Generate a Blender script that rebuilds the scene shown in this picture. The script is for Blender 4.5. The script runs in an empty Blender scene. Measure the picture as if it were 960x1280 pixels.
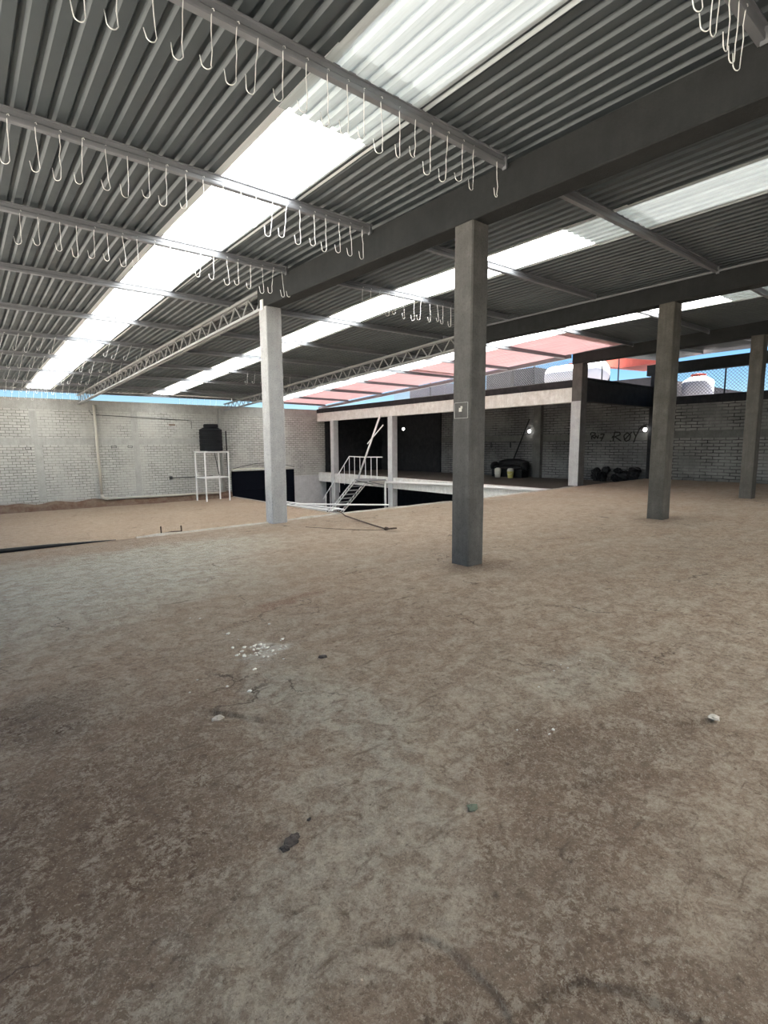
import bpy, math, random
from mathutils import Vector, noise
random.seed(7)
S = bpy.context.scene
COL = S.collection

# ------------------------------------------------------------------ helpers
class MB:
    """collects shapes, links them as one mesh"""
    def __init__(s): s.v = []; s.f = []
    def add(s, vs, fs):
        n = len(s.v); s.v += [tuple(p) for p in vs]; s.f += [tuple(i + n for i in f) for f in fs]; return s
    def box(s, x0, x1, y0, y1, z0, z1):
        return s.prism([(x0, y0), (x1, y0), (x1, y1), (x0, y1)], z0, z1)
    def prism(s, poly, z0, z1):
        n = len(poly)
        zz0 = z0 if hasattr(z0, '__len__') else [z0] * n
        zz1 = z1 if hasattr(z1, '__len__') else [z1] * n
        vs = [(p[0], p[1], zz0[i]) for i, p in enumerate(poly)] + [(p[0], p[1], zz1[i]) for i, p in enumerate(poly)]
        fs = [tuple(range(n))[::-1], tuple(range(n, 2 * n))] + [(i, (i + 1) % n, n + (i + 1) % n, n + i) for i in range(n)]
        return s.add(vs, fs)
    def chamfer_post(s, x0, x1, y0, y1, z0, z1, c=.015):
        return s.prism([(x0 + c, y0), (x1 - c, y0), (x1, y0 + c), (x1, y1 - c), (x1 - c, y1), (x0 + c, y1), (x0, y1 - c), (x0, y0 + c)], z0, z1)
    def bar(s, a, b, w, h=None, up=(0, 0, 1)):
        a = Vector(a); b = Vector(b); d = (b - a).normalized(); h = h or w; up = Vector(up)
        if abs(d.dot(up)) > .99: up = Vector((1, 0, 0))
        r = d.cross(up).normalized(); u = r.cross(d)
        vs = [p + r * sx * w / 2 + u * sz * h / 2 for p in (a, b) for sx, sz in ((-1, -1), (1, -1), (1, 1), (-1, 1))]
        return s.add(vs, [(3, 2, 1, 0), (4, 5, 6, 7), (0, 1, 5, 4), (1, 2, 6, 5), (2, 3, 7, 6), (3, 0, 4, 7)])
    def tube(s, pts, r, n=8, caps=True):
        pts = [Vector(p) for p in pts]; m = len(pts); vs = []; prev = None
        for i, p in enumerate(pts):
            d = (pts[min(i + 1, m - 1)] - pts[max(i - 1, 0)]).normalized()
            if prev is None:
                a = Vector((0, 0, 1)) if abs(d.z) < .9 else Vector((1, 0, 0)); u = d.cross(a).normalized()
            else:
                u = prev - d * prev.dot(d)
                u = u.normalized() if u.length > 1e-6 else d.orthogonal().normalized()
            prev = u; w = d.cross(u); rr = r[i] if hasattr(r, '__len__') else r
            vs += [p + (u * math.cos(t * 2 * math.pi / n) + w * math.sin(t * 2 * math.pi / n)) * rr for t in range(n)]
        fs = [(i * n + t, i * n + (t + 1) % n, (i + 1) * n + (t + 1) % n, (i + 1) * n + t) for i in range(m - 1) for t in range(n)]
        if caps: fs += [tuple(range(n))[::-1], tuple(range((m - 1) * n, m * n))]
        return s.add(vs, fs)
    def lathe(s, c, prof, n=28, axis='z'):
        vs = []
        for r, z in prof:
            for t in range(n):
                a = 2 * math.pi * t / n
                if axis == 'z': vs.append((c[0] + r * math.cos(a), c[1] + r * math.sin(a), c[2] + z))
                else: vs.append((c[0] + r * math.cos(a), c[1] + z, c[2] + r * math.sin(a)))
        m = len(prof)
        fs = [(i * n + t, i * n + (t + 1) % n, (i + 1) * n + (t + 1) % n, (i + 1) * n + t) for i in range(m - 1) for t in range(n)]
        fs += [tuple(range(n))[::-1], tuple(range((m - 1) * n, m * n))]
        return s.add(vs, fs)
    def extrude(s, prof, a, b):
        """profile (y,z offsets) swept straight from a to b along X"""
        n = len(prof); a = Vector(a); b = Vector(b)
        vs = [a + Vector((0, p[0], p[1])) for p in prof] + [b + Vector((0, p[0], p[1])) for p in prof]
        return s.add(vs, [(i, (i + 1) % n, n + (i + 1) % n, n + i) for i in range(n)] + [tuple(range(n))[::-1], tuple(range(n, 2 * n))])
    def blob(s, c, rx, ry, rz, seed=0, amp=.25, n=10, m=7):
        vs = []; fs = []
        for j in range(m + 1):
            ph = math.pi * j / m
            for i in range(n):
                th = 2 * math.pi * i / n
                d = Vector((math.sin(ph) * math.cos(th), math.sin(ph) * math.sin(th), math.cos(ph)))
                k = 1 + amp * noise.noise(d * 1.7 + Vector((seed * 3.1, seed * 1.7, seed)))
                vs.append((c[0] + d.x * rx * k, c[1] + d.y * ry * k, max(c[2] + d.z * rz * k, c[2] - rz)))
        for j in range(m):
            for i in range(n): fs.append((j * n + i, (j + 1) * n + i, (j + 1) * n + (i + 1) % n, j * n + (i + 1) % n))
        return s.add(vs, fs)

def tag(o, label=None, cat=None, group=None, kind=None):
    if label: o['label'] = label
    if cat: o['category'] = cat
    if group: o['group'] = group
    if kind: o['kind'] = kind
    return o
def empty(name, loc, label, cat, group=None, kind=None):
    o = bpy.data.objects.new(name, None); COL.objects.link(o); o.location = loc; o.empty_display_size = .1
    return tag(o, label, cat, group, kind)
def world_loc(o):
    p = Vector(o.location)
    while o.parent: o = o.parent; p = p + Vector(o.location)
    return p
def build(mb, name, mat, parent=None, label=None, cat=None, group=None, kind=None, smooth=False, origin=None):
    """mesh given in world coordinates; its origin goes to the foot of its bounds"""
    vs = mb.v
    if origin is None:
        xs = [p[0] for p in vs]; ys = [p[1] for p in vs]; zs = [p[2] for p in vs]
        origin = ((min(xs) + max(xs)) / 2, (min(ys) + max(ys)) / 2, min(zs))
    me = bpy.data.meshes.new(name)
    me.from_pydata([(p[0] - origin[0], p[1] - origin[1], p[2] - origin[2]) for p in vs], [], mb.f)
    me.materials.append(mat)
    if smooth:
        me.polygons.foreach_set('use_smooth', [True] * len(me.polygons))
    me.update()
    o = bpy.data.objects.new(name, me); COL.objects.link(o)
    loc = Vector(origin)
    if parent: o.parent = parent; loc = loc - world_loc(parent)
    o.location = loc
    return tag(o, label, cat, group, kind)

# ------------------------------------------------------------------ materials
def new_mat(name):
    m = bpy.data.materials.new(name); m.use_nodes = True; nt = m.node_tree; nt.nodes.clear()
    out = nt.nodes.new('ShaderNodeOutputMaterial'); b = nt.nodes.new('ShaderNodeBsdfPrincipled')
    nt.links.new(b.outputs[0], out.inputs[0]); return m, nt, b, out
def N(nt, t, **kw):
    n = nt.nodes.new(t)
    for k, v in kw.items(): setattr(n, k, v)
    return n
def setin(n, **kw):
    for k, v in kw.items(): n.inputs[k.replace('_', ' ')].default_value = v
    return n
def pos(nt): return N(nt, 'ShaderNodeNewGeometry').outputs['Position']
def mapping(nt, src, scale):
    m = N(nt, 'ShaderNodeMapping'); m.inputs['Scale'].default_value = scale; nt.links.new(src, m.inputs[0]); return m.outputs[0]
def nz(nt, vec, scale, detail=4, rough=.6, dist=0):
    n = setin(N(nt, 'ShaderNodeTexNoise'), Scale=scale, Detail=detail, Roughness=rough, Distortion=dist)
    nt.links.new(vec, n.inputs['Vector']); return n.outputs['Fac']
def ramp(nt, fac, stops):
    r = N(nt, 'ShaderNodeValToRGB'); e = r.color_ramp.elements
    while len(e) < len(stops): e.new(.5)
    for i, (p, c) in enumerate(stops): e[i].position = p; e[i].color = (c, c, c, 1) if not hasattr(c, '__len__') else (*c, 1)
    nt.links.new(fac, r.inputs[0]); return r.outputs[0]
def mix(nt, fac, a, b, mode='MIX'):
    m = N(nt, 'ShaderNodeMix', data_type='RGBA', blend_type=mode)
    for v, i in ((fac, 0), (a, 6), (b, 7)):
        if hasattr(v, 'links'): nt.links.new(v, m.inputs[i])
        elif hasattr(v, '__len__'): m.inputs[i].default_value = (*v, 1)
        else: m.inputs[i].default_value = v
    return m.outputs[2]
def bump(nt, b, h, strength=.3, dist=.02):
    n = setin(N(nt, 'ShaderNodeBump'), Strength=strength, Distance=dist)
    nt.links.new(h, n.inputs['Height']); nt.links.new(n.outputs[0], b.inputs['Normal'])
def math_(nt, op, a, b=None):
    n = N(nt, 'ShaderNodeMath', operation=op)
    for i, v in enumerate((a, b)):
        if v is None: continue
        if hasattr(v, 'links'): nt.links.new(v, n.inputs[i])
        else: n.inputs[i].default_value = v
    return n.outputs[0]

def plain(name, c, rough=.6, metal=0, var=.15, scale=12, bmp=0, spec=.5):
    m, nt, b, o = new_mat(name); p = pos(nt)
    f = nz(nt, p, scale)
    nt.links.new(mix(nt, f, tuple(x * (1 - var) for x in c), tuple(min(1, x * (1 + var)) for x in c)), b.inputs['Base Color'])
    b.inputs['Roughness'].default_value = rough; b.inputs['Metallic'].default_value = metal; b.inputs['Specular IOR Level'].default_value = spec
    if bmp: bump(nt, b, nz(nt, p, scale * 4), bmp, .01)
    return m
def concrete(name, c, dark, streak=.5, white=0):
    """cast concrete with vertical run marks, pits and blotches"""
    m, nt, b, o = new_mat(name); p = pos(nt)
    st = ramp(nt, nz(nt, mapping(nt, p, (9, 9, .7)), 1.5, 6, .65), [(.38, 0), (.68, 1)])
    bl = ramp(nt, nz(nt, p, 3.5, 6, .7), [(.35, 0), (.7, 1)])
    pt = ramp(nt, nz(nt, p, 45, 3, .7), [(.3, 0), (.5, 1)])
    k = mix(nt, bl, dark, c)
    k = mix(nt, math_(nt, 'MULTIPLY', st, streak), k, tuple(x * .55 for x in c))
    k = mix(nt, pt, mix(nt, .35, k, (.02, .02, .02)), k)
    nt.links.new(k, b.inputs['Base Color']); b.inputs['Roughness'].default_value = .9; b.inputs['Specular IOR Level'].default_value = .2
    bump(nt, b, math_(nt, 'ADD', nz(nt, p, 60, 3), math_(nt, 'MULTIPLY', bl, .6)), .35, .01)
    return m
def brick(name, axis, paint, mortar, patch, w=.30, h=.125, soot_shade=0, damp=None):
    """painted brickwork; axis is the world axis the courses run along"""
    m, nt, b, o = new_mat(name); p = pos(nt)
    sep = N(nt, 'ShaderNodeSeparateXYZ'); nt.links.new(p, sep.inputs[0])
    cmb = N(nt, 'ShaderNodeCombineXYZ'); nt.links.new(sep.outputs['X' if axis == 'x' else 'Y'], cmb.inputs[0]); nt.links.new(sep.outputs['Z'], cmb.inputs[1])
    wob = N(nt, 'ShaderNodeTexNoise'); setin(wob, Scale=4., Detail=3.); nt.links.new(cmb.outputs[0], wob.inputs['Vector'])
    va = N(nt, 'ShaderNodeVectorMath', operation='MULTIPLY_ADD'); nt.links.new(wob.outputs['Color'], va.inputs[0]); va.inputs[1].default_value = (.05, .05, 0); nt.links.new(cmb.outputs[0], va.inputs[2])
    br = N(nt, 'ShaderNodeTexBrick'); nt.links.new(va.outputs[0], br.inputs['Vector'])
    setin(br, Scale=1.0, Mortar_Size=.011 if axis == 'x' else .019, Mortar_Smooth=.35, Bias=0., Brick_Width=w, Row_Height=h)
    br.inputs['Color1'].default_value = (*paint, 1); br.inputs['Color2'].default_value = (*[x * .8 for x in paint], 1); br.inputs['Mortar'].default_value = (*mortar, 1)
    big = ramp(nt, nz(nt, p, .9, 5, .6), [(.42, 0), (.62, 1)])
    # thick paint fills the joints in patches
    k = mix(nt, math_(nt, 'MULTIPLY', big, .75), br.outputs['Color'], tuple(x * .93 for x in paint))
    fl = ramp(nt, nz(nt, p, 5, 6, .75), [(.60, 0), (.72, 1)])
    k = mix(nt, math_(nt, 'MULTIPLY', fl, .55), k, patch)
    blk = ramp(nt, nz(nt, p, 14, 3, .6), [(.70, 0), (.76, 1)])
    k = mix(nt, math_(nt, 'MULTIPLY', blk, .7), k, (.03, .03, .03))
    k = mix(nt, math_(nt, 'MULTIPLY', ramp(nt, nz(nt, mapping(nt, p, (3, 3, .5)), 1.2, 6, .7), [(.45, 0), (.75, 1)]), .45), k, tuple(x * .6 for x in paint))
    if soot_shade:
        s_ = ramp(nt, nz(nt, p, .55, 5, .65), [(.4, 0), (.6, 1)])
        k = mix(nt, math_(nt, 'MULTIPLY', s_, soot_shade), k, (.03, .03, .032))
    if damp:   # rising dirt near the foot of the wall
        z0, z1, colr = damp
        mr = N(nt, 'ShaderNodeMapRange'); setin(mr, From_Min=z0, From_Max=z1, To_Min=1., To_Max=0.)
        nt.links.new(math_(nt, 'ADD', sep.outputs['Z'], math_(nt, 'MULTIPLY', nz(nt, p, 3, 5), .35)), mr.inputs['Value'])
        k = mix(nt, mr.outputs[0], k, colr)
    nt.links.new(k, b.inputs['Base Color']); b.inputs['Roughness'].default_value = .9
    bump(nt, b, math_(nt, 'SUBTRACT', 1, math_(nt, 'MULTIPLY', br.outputs['Fac'], math_(nt, 'SUBTRACT', 1, math_(nt, 'MULTIPLY', big, .7)))), .6, .015)
    return m

def dirt_floor(name, blobs, base_dirt, base_conc, conc_amt=.5, fine=1.):
    """packed brown dirt, worn through in islands to pale cement"""
    m, nt, b, o = new_mat(name); p = pos(nt)
    warp = N(nt, 'ShaderNodeTexNoise'); setin(warp, Scale=1.6, Detail=6., Roughness=.65); nt.links.new(p, warp.inputs['Vector'])
    va = N(nt, 'ShaderNodeVectorMath', operation='MULTIPLY_ADD'); nt.links.new(warp.outputs['Color'], va.inputs[0]); va.inputs[1].default_value = (1.1, 1.1, 0); nt.links.new(p, va.inputs[2])
    off = N(nt, 'ShaderNodeVectorMath', operation='SUBTRACT'); nt.links.new(va.outputs[0], off.inputs[0]); off.inputs[1].default_value = (.55, .55, 0)
    q = off.outputs[0]
    rot = N(nt, 'ShaderNodeMapping'); rot.inputs['Rotation'].default_value = (0, 0, .25); rot.inputs['Scale'].default_value = (.55, 2.6, 1); nt.links.new(p, rot.inputs[0])
    f1 = ramp(nt, nz(nt, p, .8, 8, .7), [(.42, 0), (.60, 1)])
    sw = ramp(nt, nz(nt, rot.outputs[0], 1.7, 7, .72), [(.40, 0), (.62, 1)])        # sweep marks
    sy = N(nt, 'ShaderNodeSeparateXYZ'); nt.links.new(p, sy.inputs[0]); far = setin(N(nt, 'ShaderNodeMapRange'), From_Min=2.0, From_Max=6.5, To_Min=1., To_Max=.5); nt.links.new(sy.outputs['Y'], far.inputs['Value'])
    fine = math_(nt, 'MULTIPLY', far.outputs[0], fine) if name.startswith('dirt') else fine
    K = lambda c: math_(nt, 'MULTIPLY', fine, c) if hasattr(fine, 'links') else fine * c
    isl = ramp(nt, nz(nt, p, 6.5, 9, .78, .6), [(.44, 0), (.56, 1)])              # worn islands
    mic = ramp(nt, nz(nt, p, 34, 7, .85, .4), [(.455, 0), (.545, 1)])
    lit = tuple(min(1, x * 1.35) for x in base_conc)
    patch = math_(nt, 'MULTIPLY', math_(nt, 'ADD', math_(nt, 'MULTIPLY', f1, .5), math_(nt, 'MULTIPLY', sw, .5)), conc_amt)
    k = mix(nt, patch, base_dirt, base_conc)
    for (cx, cy, rx, ry, colr, st) in blobs:
        vs = N(nt, 'ShaderNodeVectorMath', operation='SUBTRACT'); nt.links.new(q, vs.inputs[0]); vs.inputs[1].default_value = (cx, cy, 0)
        vm = N(nt, 'ShaderNodeVectorMath', operation='MULTIPLY'); nt.links.new(vs.outputs[0], vm.inputs[0]); vm.inputs[1].default_value = (1 / rx, 1 / ry, 0)
        ln = N(nt, 'ShaderNodeVectorMath', operation='LENGTH'); nt.links.new(vm.outputs[0], ln.inputs[0])
        mr = N(nt, 'ShaderNodeMapRange', interpolation_type='SMOOTHSTEP'); setin(mr, From_Min=.35, From_Max=1.15, To_Min=st, To_Max=0.)
        nt.links.new(ln.outputs['Value'], mr.inputs['Value'])
        brk = math_(nt, 'MULTIPLY', mr.outputs[0], math_(nt, 'ADD', .5, math_(nt, 'MULTIPLY', isl, .5)))
        k = mix(nt, brk, k, colr)
    # worn islands: paler where the cement shows, browner where dirt is caked
    k = mix(nt, math_(nt, 'MULTIPLY', math_(nt, 'MULTIPLY', isl, mic), K(.55)), k, lit)
    k = mix(nt, math_(nt, 'MULTIPLY', math_(nt, 'MULTIPLY', math_(nt, 'SUBTRACT', 1, isl), math_(nt, 'SUBTRACT', 1, mic)), K(.50)), k, tuple(x * .42 for x in base_dirt))
    fl = ramp(nt, nz(nt, p, 85, 5, .8), [(.55, 0), (.63, 1)])
    k = mix(nt, math_(nt, 'MULTIPLY', fl, K(.6)), k, lit)
    spk = ramp(nt, nz(nt, p, 120, 4, .75), [(.33, 1), (.44, 0)])
    k = mix(nt, math_(nt, 'MULTIPLY', spk, K(.6)), k, tuple(x * .28 for x in base_dirt))
    grit = ramp(nt, nz(nt, p, 17, 8, .8), [(.36, 1), (.42, 0)])
    k = mix(nt, math_(nt, 'MULTIPLY', grit, K(.6)), k, tuple(x * .35 for x in base_dirt))
    scr = ramp(nt, nz(nt, rot.outputs[0], 5.5, 6, .7, .3), [(.33, 1), (.40, 0)])
    k = mix(nt, math_(nt, 'MULTIPLY', scr, .55), k, tuple(x * .4 for x in base_dirt))
    vor = N(nt, 'ShaderNodeTexVoronoi', feature='DISTANCE_TO_EDGE'); setin(vor, Scale=.75); nt.links.new(va.outputs[0], vor.inputs['Vector'])
    crk = ramp(nt, vor.outputs['Distance'], [(.002, 1), (.009, 0)])
    crk = math_(nt, 'MULTIPLY', crk, ramp(nt, nz(nt, p, 1.1, 3), [(.52, 0), (.60, 1)]))
    k = mix(nt, math_(nt, 'MULTIPLY', crk, .7), k, (.05, .035, .028))
    nt.links.new(k, b.inputs['Base Color']); b.inputs['Roughness'].default_value = .95; b.inputs['Specular IOR Level'].default_value = .2
    h = math_(nt, 'ADD', math_(nt, 'MULTIPLY', nz(nt, p, 7, 10, .75), 1.0), math_(nt, 'MULTIPLY', nz(nt, p, 40, 7, .82), .6))
    h = math_(nt, 'SUBTRACT', h, math_(nt, 'MULTIPLY', crk, .25))
    h = math_(nt, 'SUBTRACT', h, math_(nt, 'MULTIPLY', grit, .12))
    bump(nt, b, h, 1.0, .07)
    return m

def galv(name, c, rough=.5, metal=.55):
    m, nt, b, o = new_mat(name); p = pos(nt)
    a = nz(nt, p, 2.2, 5, .65); s_ = nz(nt, p, 30, 3, .7)
    k = mix(nt, a, tuple(x * .72 for x in c), tuple(x * 1.22 for x in c))
    k = mix(nt, math_(nt, 'MULTIPLY', s_, .3), k, tuple(x * .8 for x in c))
    nt.links.new(k, b.inputs['Base Color']); b.inputs['Metallic'].default_value = metal
    nt.links.new(ramp(nt, a, [(.3, rough - .08), (.7, rough + .12)]), b.inputs['Roughness'])
    return m
def fibreglass(name, c, through=.62, streak=.5):
    """translucent corrugated sheet with dirt streaks along the flutes"""
    m, nt, b, out = new_mat(name); nt.nodes.remove(b); p = pos(nt)
    s1 = ramp(nt, nz(nt, mapping(nt, p, (7, .35, 1)), 1.6, 6, .7), [(.35, 0), (.7, 1)])
    s2 = ramp(nt, nz(nt, p, 2.5, 5, .6), [(.35, 0), (.75, 1)])
    k = mix(nt, math_(nt, 'MULTIPLY', s1, streak), c, tuple(x * .62 for x in c))
    k = mix(nt, math_(nt, 'MULTIPLY', s2, streak * .5), k, tuple(x * .8 for x in c))
    d = N(nt, 'ShaderNodeBsdfDiffuse'); t = N(nt, 'ShaderNodeBsdfTranslucent'); mx = N(nt, 'ShaderNodeMixShader')
    nt.links.new(k, d.inputs[0]); nt.links.new(k, t.inputs[0]); mx.inputs[0].default_value = through
    nt.links.new(d.outputs[0], mx.inputs[1]); nt.links.new(t.outputs[0], mx.inputs[2]); nt.links.new(mx.outputs[0], out.inputs[0])
    return m

DIRT = (.33, .238, .172); CONC = (.43, .375, .30)
BR = (.15, .095, .062); GR = (.47, .465, .40); SAND = (.47, .36, .27)
floor_blobs = [
    (.9, 6.6, 2.6, 1.9, GR, 1.), (2.6, 7.6, 1.9, 1.0, GR, .8), (.3, 5.0, 1.0, 1.0, GR, .35),
    (5.5, 6.8, 3.2, 1.6, SAND, .6), (9.5, 7.0, 4.5, 2.2, SAND, .75), (4.0, 3.6, 1.6, 1.1, SAND, .4),
    (.1, 3.35, .75, .38, (.085, .05, .032), .9), (.35, 2.35, .95, .85, BR, .95), (.1, 1.7, .7, .9, BR, .85), (1.15, 2.95, .7, .5, BR, .35),
    (1.55, 2.45, .42, 1.0, GR, .55), (1.2, 1.55, .5, .5, GR, .4), (.55, 1.35, .45, .45, GR, .35),
    (1.66, 3.5, .16, .22, (.62, .60, .55), .8), (2.35, 4.45, .55, .16, (.20, .085, .055), .7),
    (3.1, 1.75, .7, .3, GR, .4), (2.5, 1.25, .8, .4, BR, .75), (1.75, .95, .7, .35, BR, .7), (1.0, .75, .5, .35, BR, .8), (1.35, .6, .3, .3, BR, .7), (2.1, 1.45, .5, .3, BR, .5), (2.0, 1.9, .6, .5, CONC, .4),
    (4.9, 4.3, .55, .45, BR, .75), (10.8, 4.6, .8, .5, BR, .75), (16.6, 4.8, .8, .5, BR, .6),
    (7.8, 2.6, 2.6, 1.0, BR, .30), (3.1, 3.4, .8, .6, BR, .25), (11, 4.4, 1.5, .7, BR, .3),
]
M = {}
M['floor'] = dirt_floor('dirt over concrete', floor_blobs, DIRT, CONC, .55)
M['sandfloor'] = dirt_floor('sandy floor', [(4, 22, 5, 3, (.38, .29, .215), .6), (8, 15, 4, 4, (.36, .275, .205), .4)], (.34, .25, .18), (.41, .335, .26), .6, .7)
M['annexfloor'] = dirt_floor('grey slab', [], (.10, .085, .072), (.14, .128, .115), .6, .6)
M['ground'] = plain('yard ground', (.34, .31, .27), .95, 0, .25, 2, .3)
M['lip'] = concrete('mortar lip', (.46, .435, .39), (.30, .265, .22), .2)
M['conc'] = concrete('raw concrete', (.135, .132, .126), (.085, .083, .08), .55)
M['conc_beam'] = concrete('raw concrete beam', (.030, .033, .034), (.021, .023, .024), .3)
M['conc_rough'] = concrete('raw concrete stained', (.13, .125, .112), (.075, .07, .062), .8)
M['conc_white'] = concrete('whitewashed concrete', (.46, .47, .475), (.36, .365, .37), .3)
M['white_wall'] = concrete('whitewashed beam', (.82, .84, .82), (.60, .595, .56), .4)
M['white_panel'] = concrete('painted panel', (.56, .58, .59), (.46, .475, .48), .15)
M['soot_shade'] = concrete('sooty and shade-dark concrete', (.045, .046, .05), (.018, .018, .021), .9)  # dark stains on beams; on annex far walls the room's shade as colour
M['brick_far'] = brick('painted brick far', 'x', (.46, .465, .44), (.085, .08, .072), (.42, .36, .29), damp=(-1.35, -.75, (.20, .12, .085)))
M['brick_right'] = brick('painted brick right', 'y', (.31, .31, .30), (.018, .018, .018), (.16, .13, .10), w=.42, soot_shade=.45, damp=(-.1, .45, (.03, .03, .032)))
M['brick_dark'] = brick('dark blotched brick', 'y', (.24, .24, .245), (.02, .02, .022), (.12, .11, .10), w=.42, soot_shade=.45)  # darker brick with random dark blotches
M['plaster'] = concrete('painted ties', (.44, .445, .43), (.35, .355, .335), .3)
M['plinth'] = concrete('mortar plinth', (.21, .165, .125), (.12, .065, .045), .2)
M['band'] = concrete('ring beam', (.20, .20, .195), (.14, .14, .135), .35)
M['galv'] = galv('galvanised sheet', (.068, .082, .090), .5, .3)
M['purlin'] = galv('galvanised channel', (.21, .22, .24), .42, .3)
M['truss'] = plain('grey painted truss', (.30, .31, .315), .5, .2, .12)
M['darksteel'] = plain('dark steel', (.05, .052, .056), .55, .3)
M['wire'] = plain('hook wire', (.85, .86, .85), .4, .2)
M['fence_wire'] = plain('weathered fence wire', (.10, .10, .10), .8, 0, .1)
M['sky_sheet'] = fibreglass('fibreglass sheet', (.93, .96, .96), .55, .35)
M['bounce_tint_sheet'] = fibreglass('bounce-tinted sheet', (.70, .46, .48), .045, .6)  # reddish bounce light put into the sheet colour
M['sky_sheet_dirty'] = fibreglass('dirty fibreglass sheet', (.44, .49, .505), .043, .8)
M['white_paint'] = plain('white paint', (.74, .75, .745), .5, 0, .06)
M['pvc'] = plain('cream pipe', (.47, .455, .40), .5, 0, .1)
M['black_plastic'] = plain('black plastic', (.012, .013, .015), .5, 0, .2, spec=.2)
M['tank_black'] = plain('black tank', (.009, .010, .012), .7, 0, .2, spec=.15)
M['gate'] = plain('navy gate', (.0035, .005, .009), .75, 0, .2, spec=.06)
M['gate_frame'] = plain('gate frame', (.10, .12, .15), .5, .1)
M['rust'] = plain('rusty rod', (.085, .055, .04), .8, .2, .4, 30)
M['tank_white'] = plain('white tank', (.80, .80, .80), .5, 0, .04)
M['tank_grey'] = plain('fibre cement', (.055, .05, .055), .85, 0, .35, 6)
M['tank_slate'] = plain('slate tank', (.02, .02, .03), .8, 0, .3, 6)
M['lilac'] = plain('lilac tank', (.10, .095, .15), .8, 0, .2, 6)
M['red'] = plain('red canopy', (.42, .075, .05), .7, 0, .12, 3)
M['yellow'] = plain('yellow paint', (.55, .52, .16), .5, 0, .12)
M['vinyl'] = plain('black vinyl', (.010, .010, .012), .5, 0, .3, spec=.2)
M['chip'] = plain('plaster chip', (.66, .64, .58), .9, 0, .12)
M['debris'] = plain('dark debris', (.035, .028, .025), .9, 0, .3, 40)
M['greenstone'] = plain('green stone', (.07, .085, .06), .9, 0, .3, 40)
M['paintline'] = plain('white paint line', (.42, .42, .40), .8, 0, .1)
M['spray'] = plain('black spray', (.012, .012, .012), .8, 0, .1)
def glow(name, c, e):
    m, nt, b, o = new_mat(name); b.inputs['Base Color'].default_value = (*c, 1)
    b.inputs['Emission Color'].default_value = (*c, 1); b.inputs['Emission Strength'].default_value = e; return m
M['bulb'] = glow('lit bulb', (1, .97, .9), 6)

# ------------------------------------------------------------------ roof shape
def lerp(t, pts):
    if t <= pts[0][0]: return pts[0][1]
    for (a, va), (b_, vb) in zip(pts, pts[1:]):
        if t <= b_: return va + (vb - va) * (t - a) / (b_ - a)
    return pts[-1][1]
DR = [(4.75, 0), (7, .75), (8, .85), (10.6, 1.2), (13.5, 1.1), (17, 1.1)]
def drift(X, Y): return lerp(X, DR) * max(0, Y - 9) / 19.5
def zr(X, Y):
    s = .026 + .0012 * max(0, min(X, 17.5) - 9)
    return 4.5 + .012 * max(0, X - 5) + .05 * max(0, X - 17.2) - s * max(0, Y - 9)
def RP(X, Y, dz=0): return (X + drift(X, Y), Y, zr(X, Y) + dz)

PITCH = .16
def corrugated(mb, x0, x1, y0, y1, dz, th=0):
    xs = []; n = max(1, round((x1 - x0) / PITCH)); p = (x1 - x0) / n
    for i in range(n):
        for fx, fz in ((0, 0), (.52, 0), (.64, .034), (.86, .034)): xs.append((x0 + (i + fx) * p, fz))
    xs.append((x1, 0))
    ny = max(2, int((y1 - y0) / 1.5) + 1); ys = [y0 + (y1 - y0) * j / (ny - 1) for j in range(ny)]
    vs = [RP(x, y, dz + fz) for y in ys for x, fz in xs]; m = len(xs)
    fs = [(j * m + i, j * m + i + 1, (j + 1) * m + i + 1, (j + 1) * m + i) for j in range(ny - 1) for i in range(m - 1)]
    return mb.add(vs, fs)
END = 28.85
ROWS = [(-2.0, 1.75), (1.45, 8.55), (8.2, 15.95), (15.6, 22.1), (21.75, END)]
LROWS = [(.2, 4.55), (3.6, 11.2), (10.75, 16.2), (15.8, 22.2), (21.8, 27.75)]
BAYS = [  # beam-to-beam, skylight from, to
    ('hook bay', -1.9, 4.86, 2.5, 3.58), ('middle bay', 4.86, 10.78, 6.95, 8.0), ('outer bay', 10.78, 16.95, 12.6, 13.75)]
for bi, (bn, a, b_, l, r) in enumerate(BAYS):
    for (u, v) in ((a, l + .10), (r - .10, b_)):
        rows = ROWS; mb = MB()
        if bi == 2 and u > 13:  # the outer run is metal only up to the annex
            rows = [(-2.0, 1.75), (1.45, 9.0)]
        for k, (y0, y1) in enumerate(rows): corrugated(mb, u, v, y0, y1, .012 + .010 * (k % 2))
        build(mb, 'ceiling', M['galv'], kind='structure')
    mb = MB(); corrugated(mb, l - .1, r + .1, 27.55, END, .024); build(mb, 'ceiling', M['galv'], kind='structure')
    mb = MB(); corrugated(mb, l, r, -3.2, .5, .03); corrugated(mb, a, b_, -4.2, -1.9, .05); build(mb, 'skylight_sheet', M['sky_sheet'], label='translucent roof sheet %s, added behind the viewer to brighten the foreground' % ['of the hook bay', 'behind the nearest pillar', 'of the outer bay'][bi], cat='skylight')  # added translucent roof, out of view, to brighten the foreground floor
    where = ['of the hook bay', 'behind the nearest pillar', 'of the outer bay'][bi]
    order = ['the dirty one closest overhead', 'second along its strip', 'middle one of its strip', 'fourth along its strip', 'last one by the far brick wall']
    for k, (y0, y1) in enumerate(LROWS):
        mb = MB(); corrugated(mb, l, r, y0, y1, (.0 if k % 2 else -.012) + .006)
        build(mb, 'skylight_sheet', M['sky_sheet_dirty' if k == 0 else 'sky_sheet'], label='translucent roof sheet %s, %s' % (where, order[k]), cat='skylight', group='skylight strip ' + where)
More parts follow.
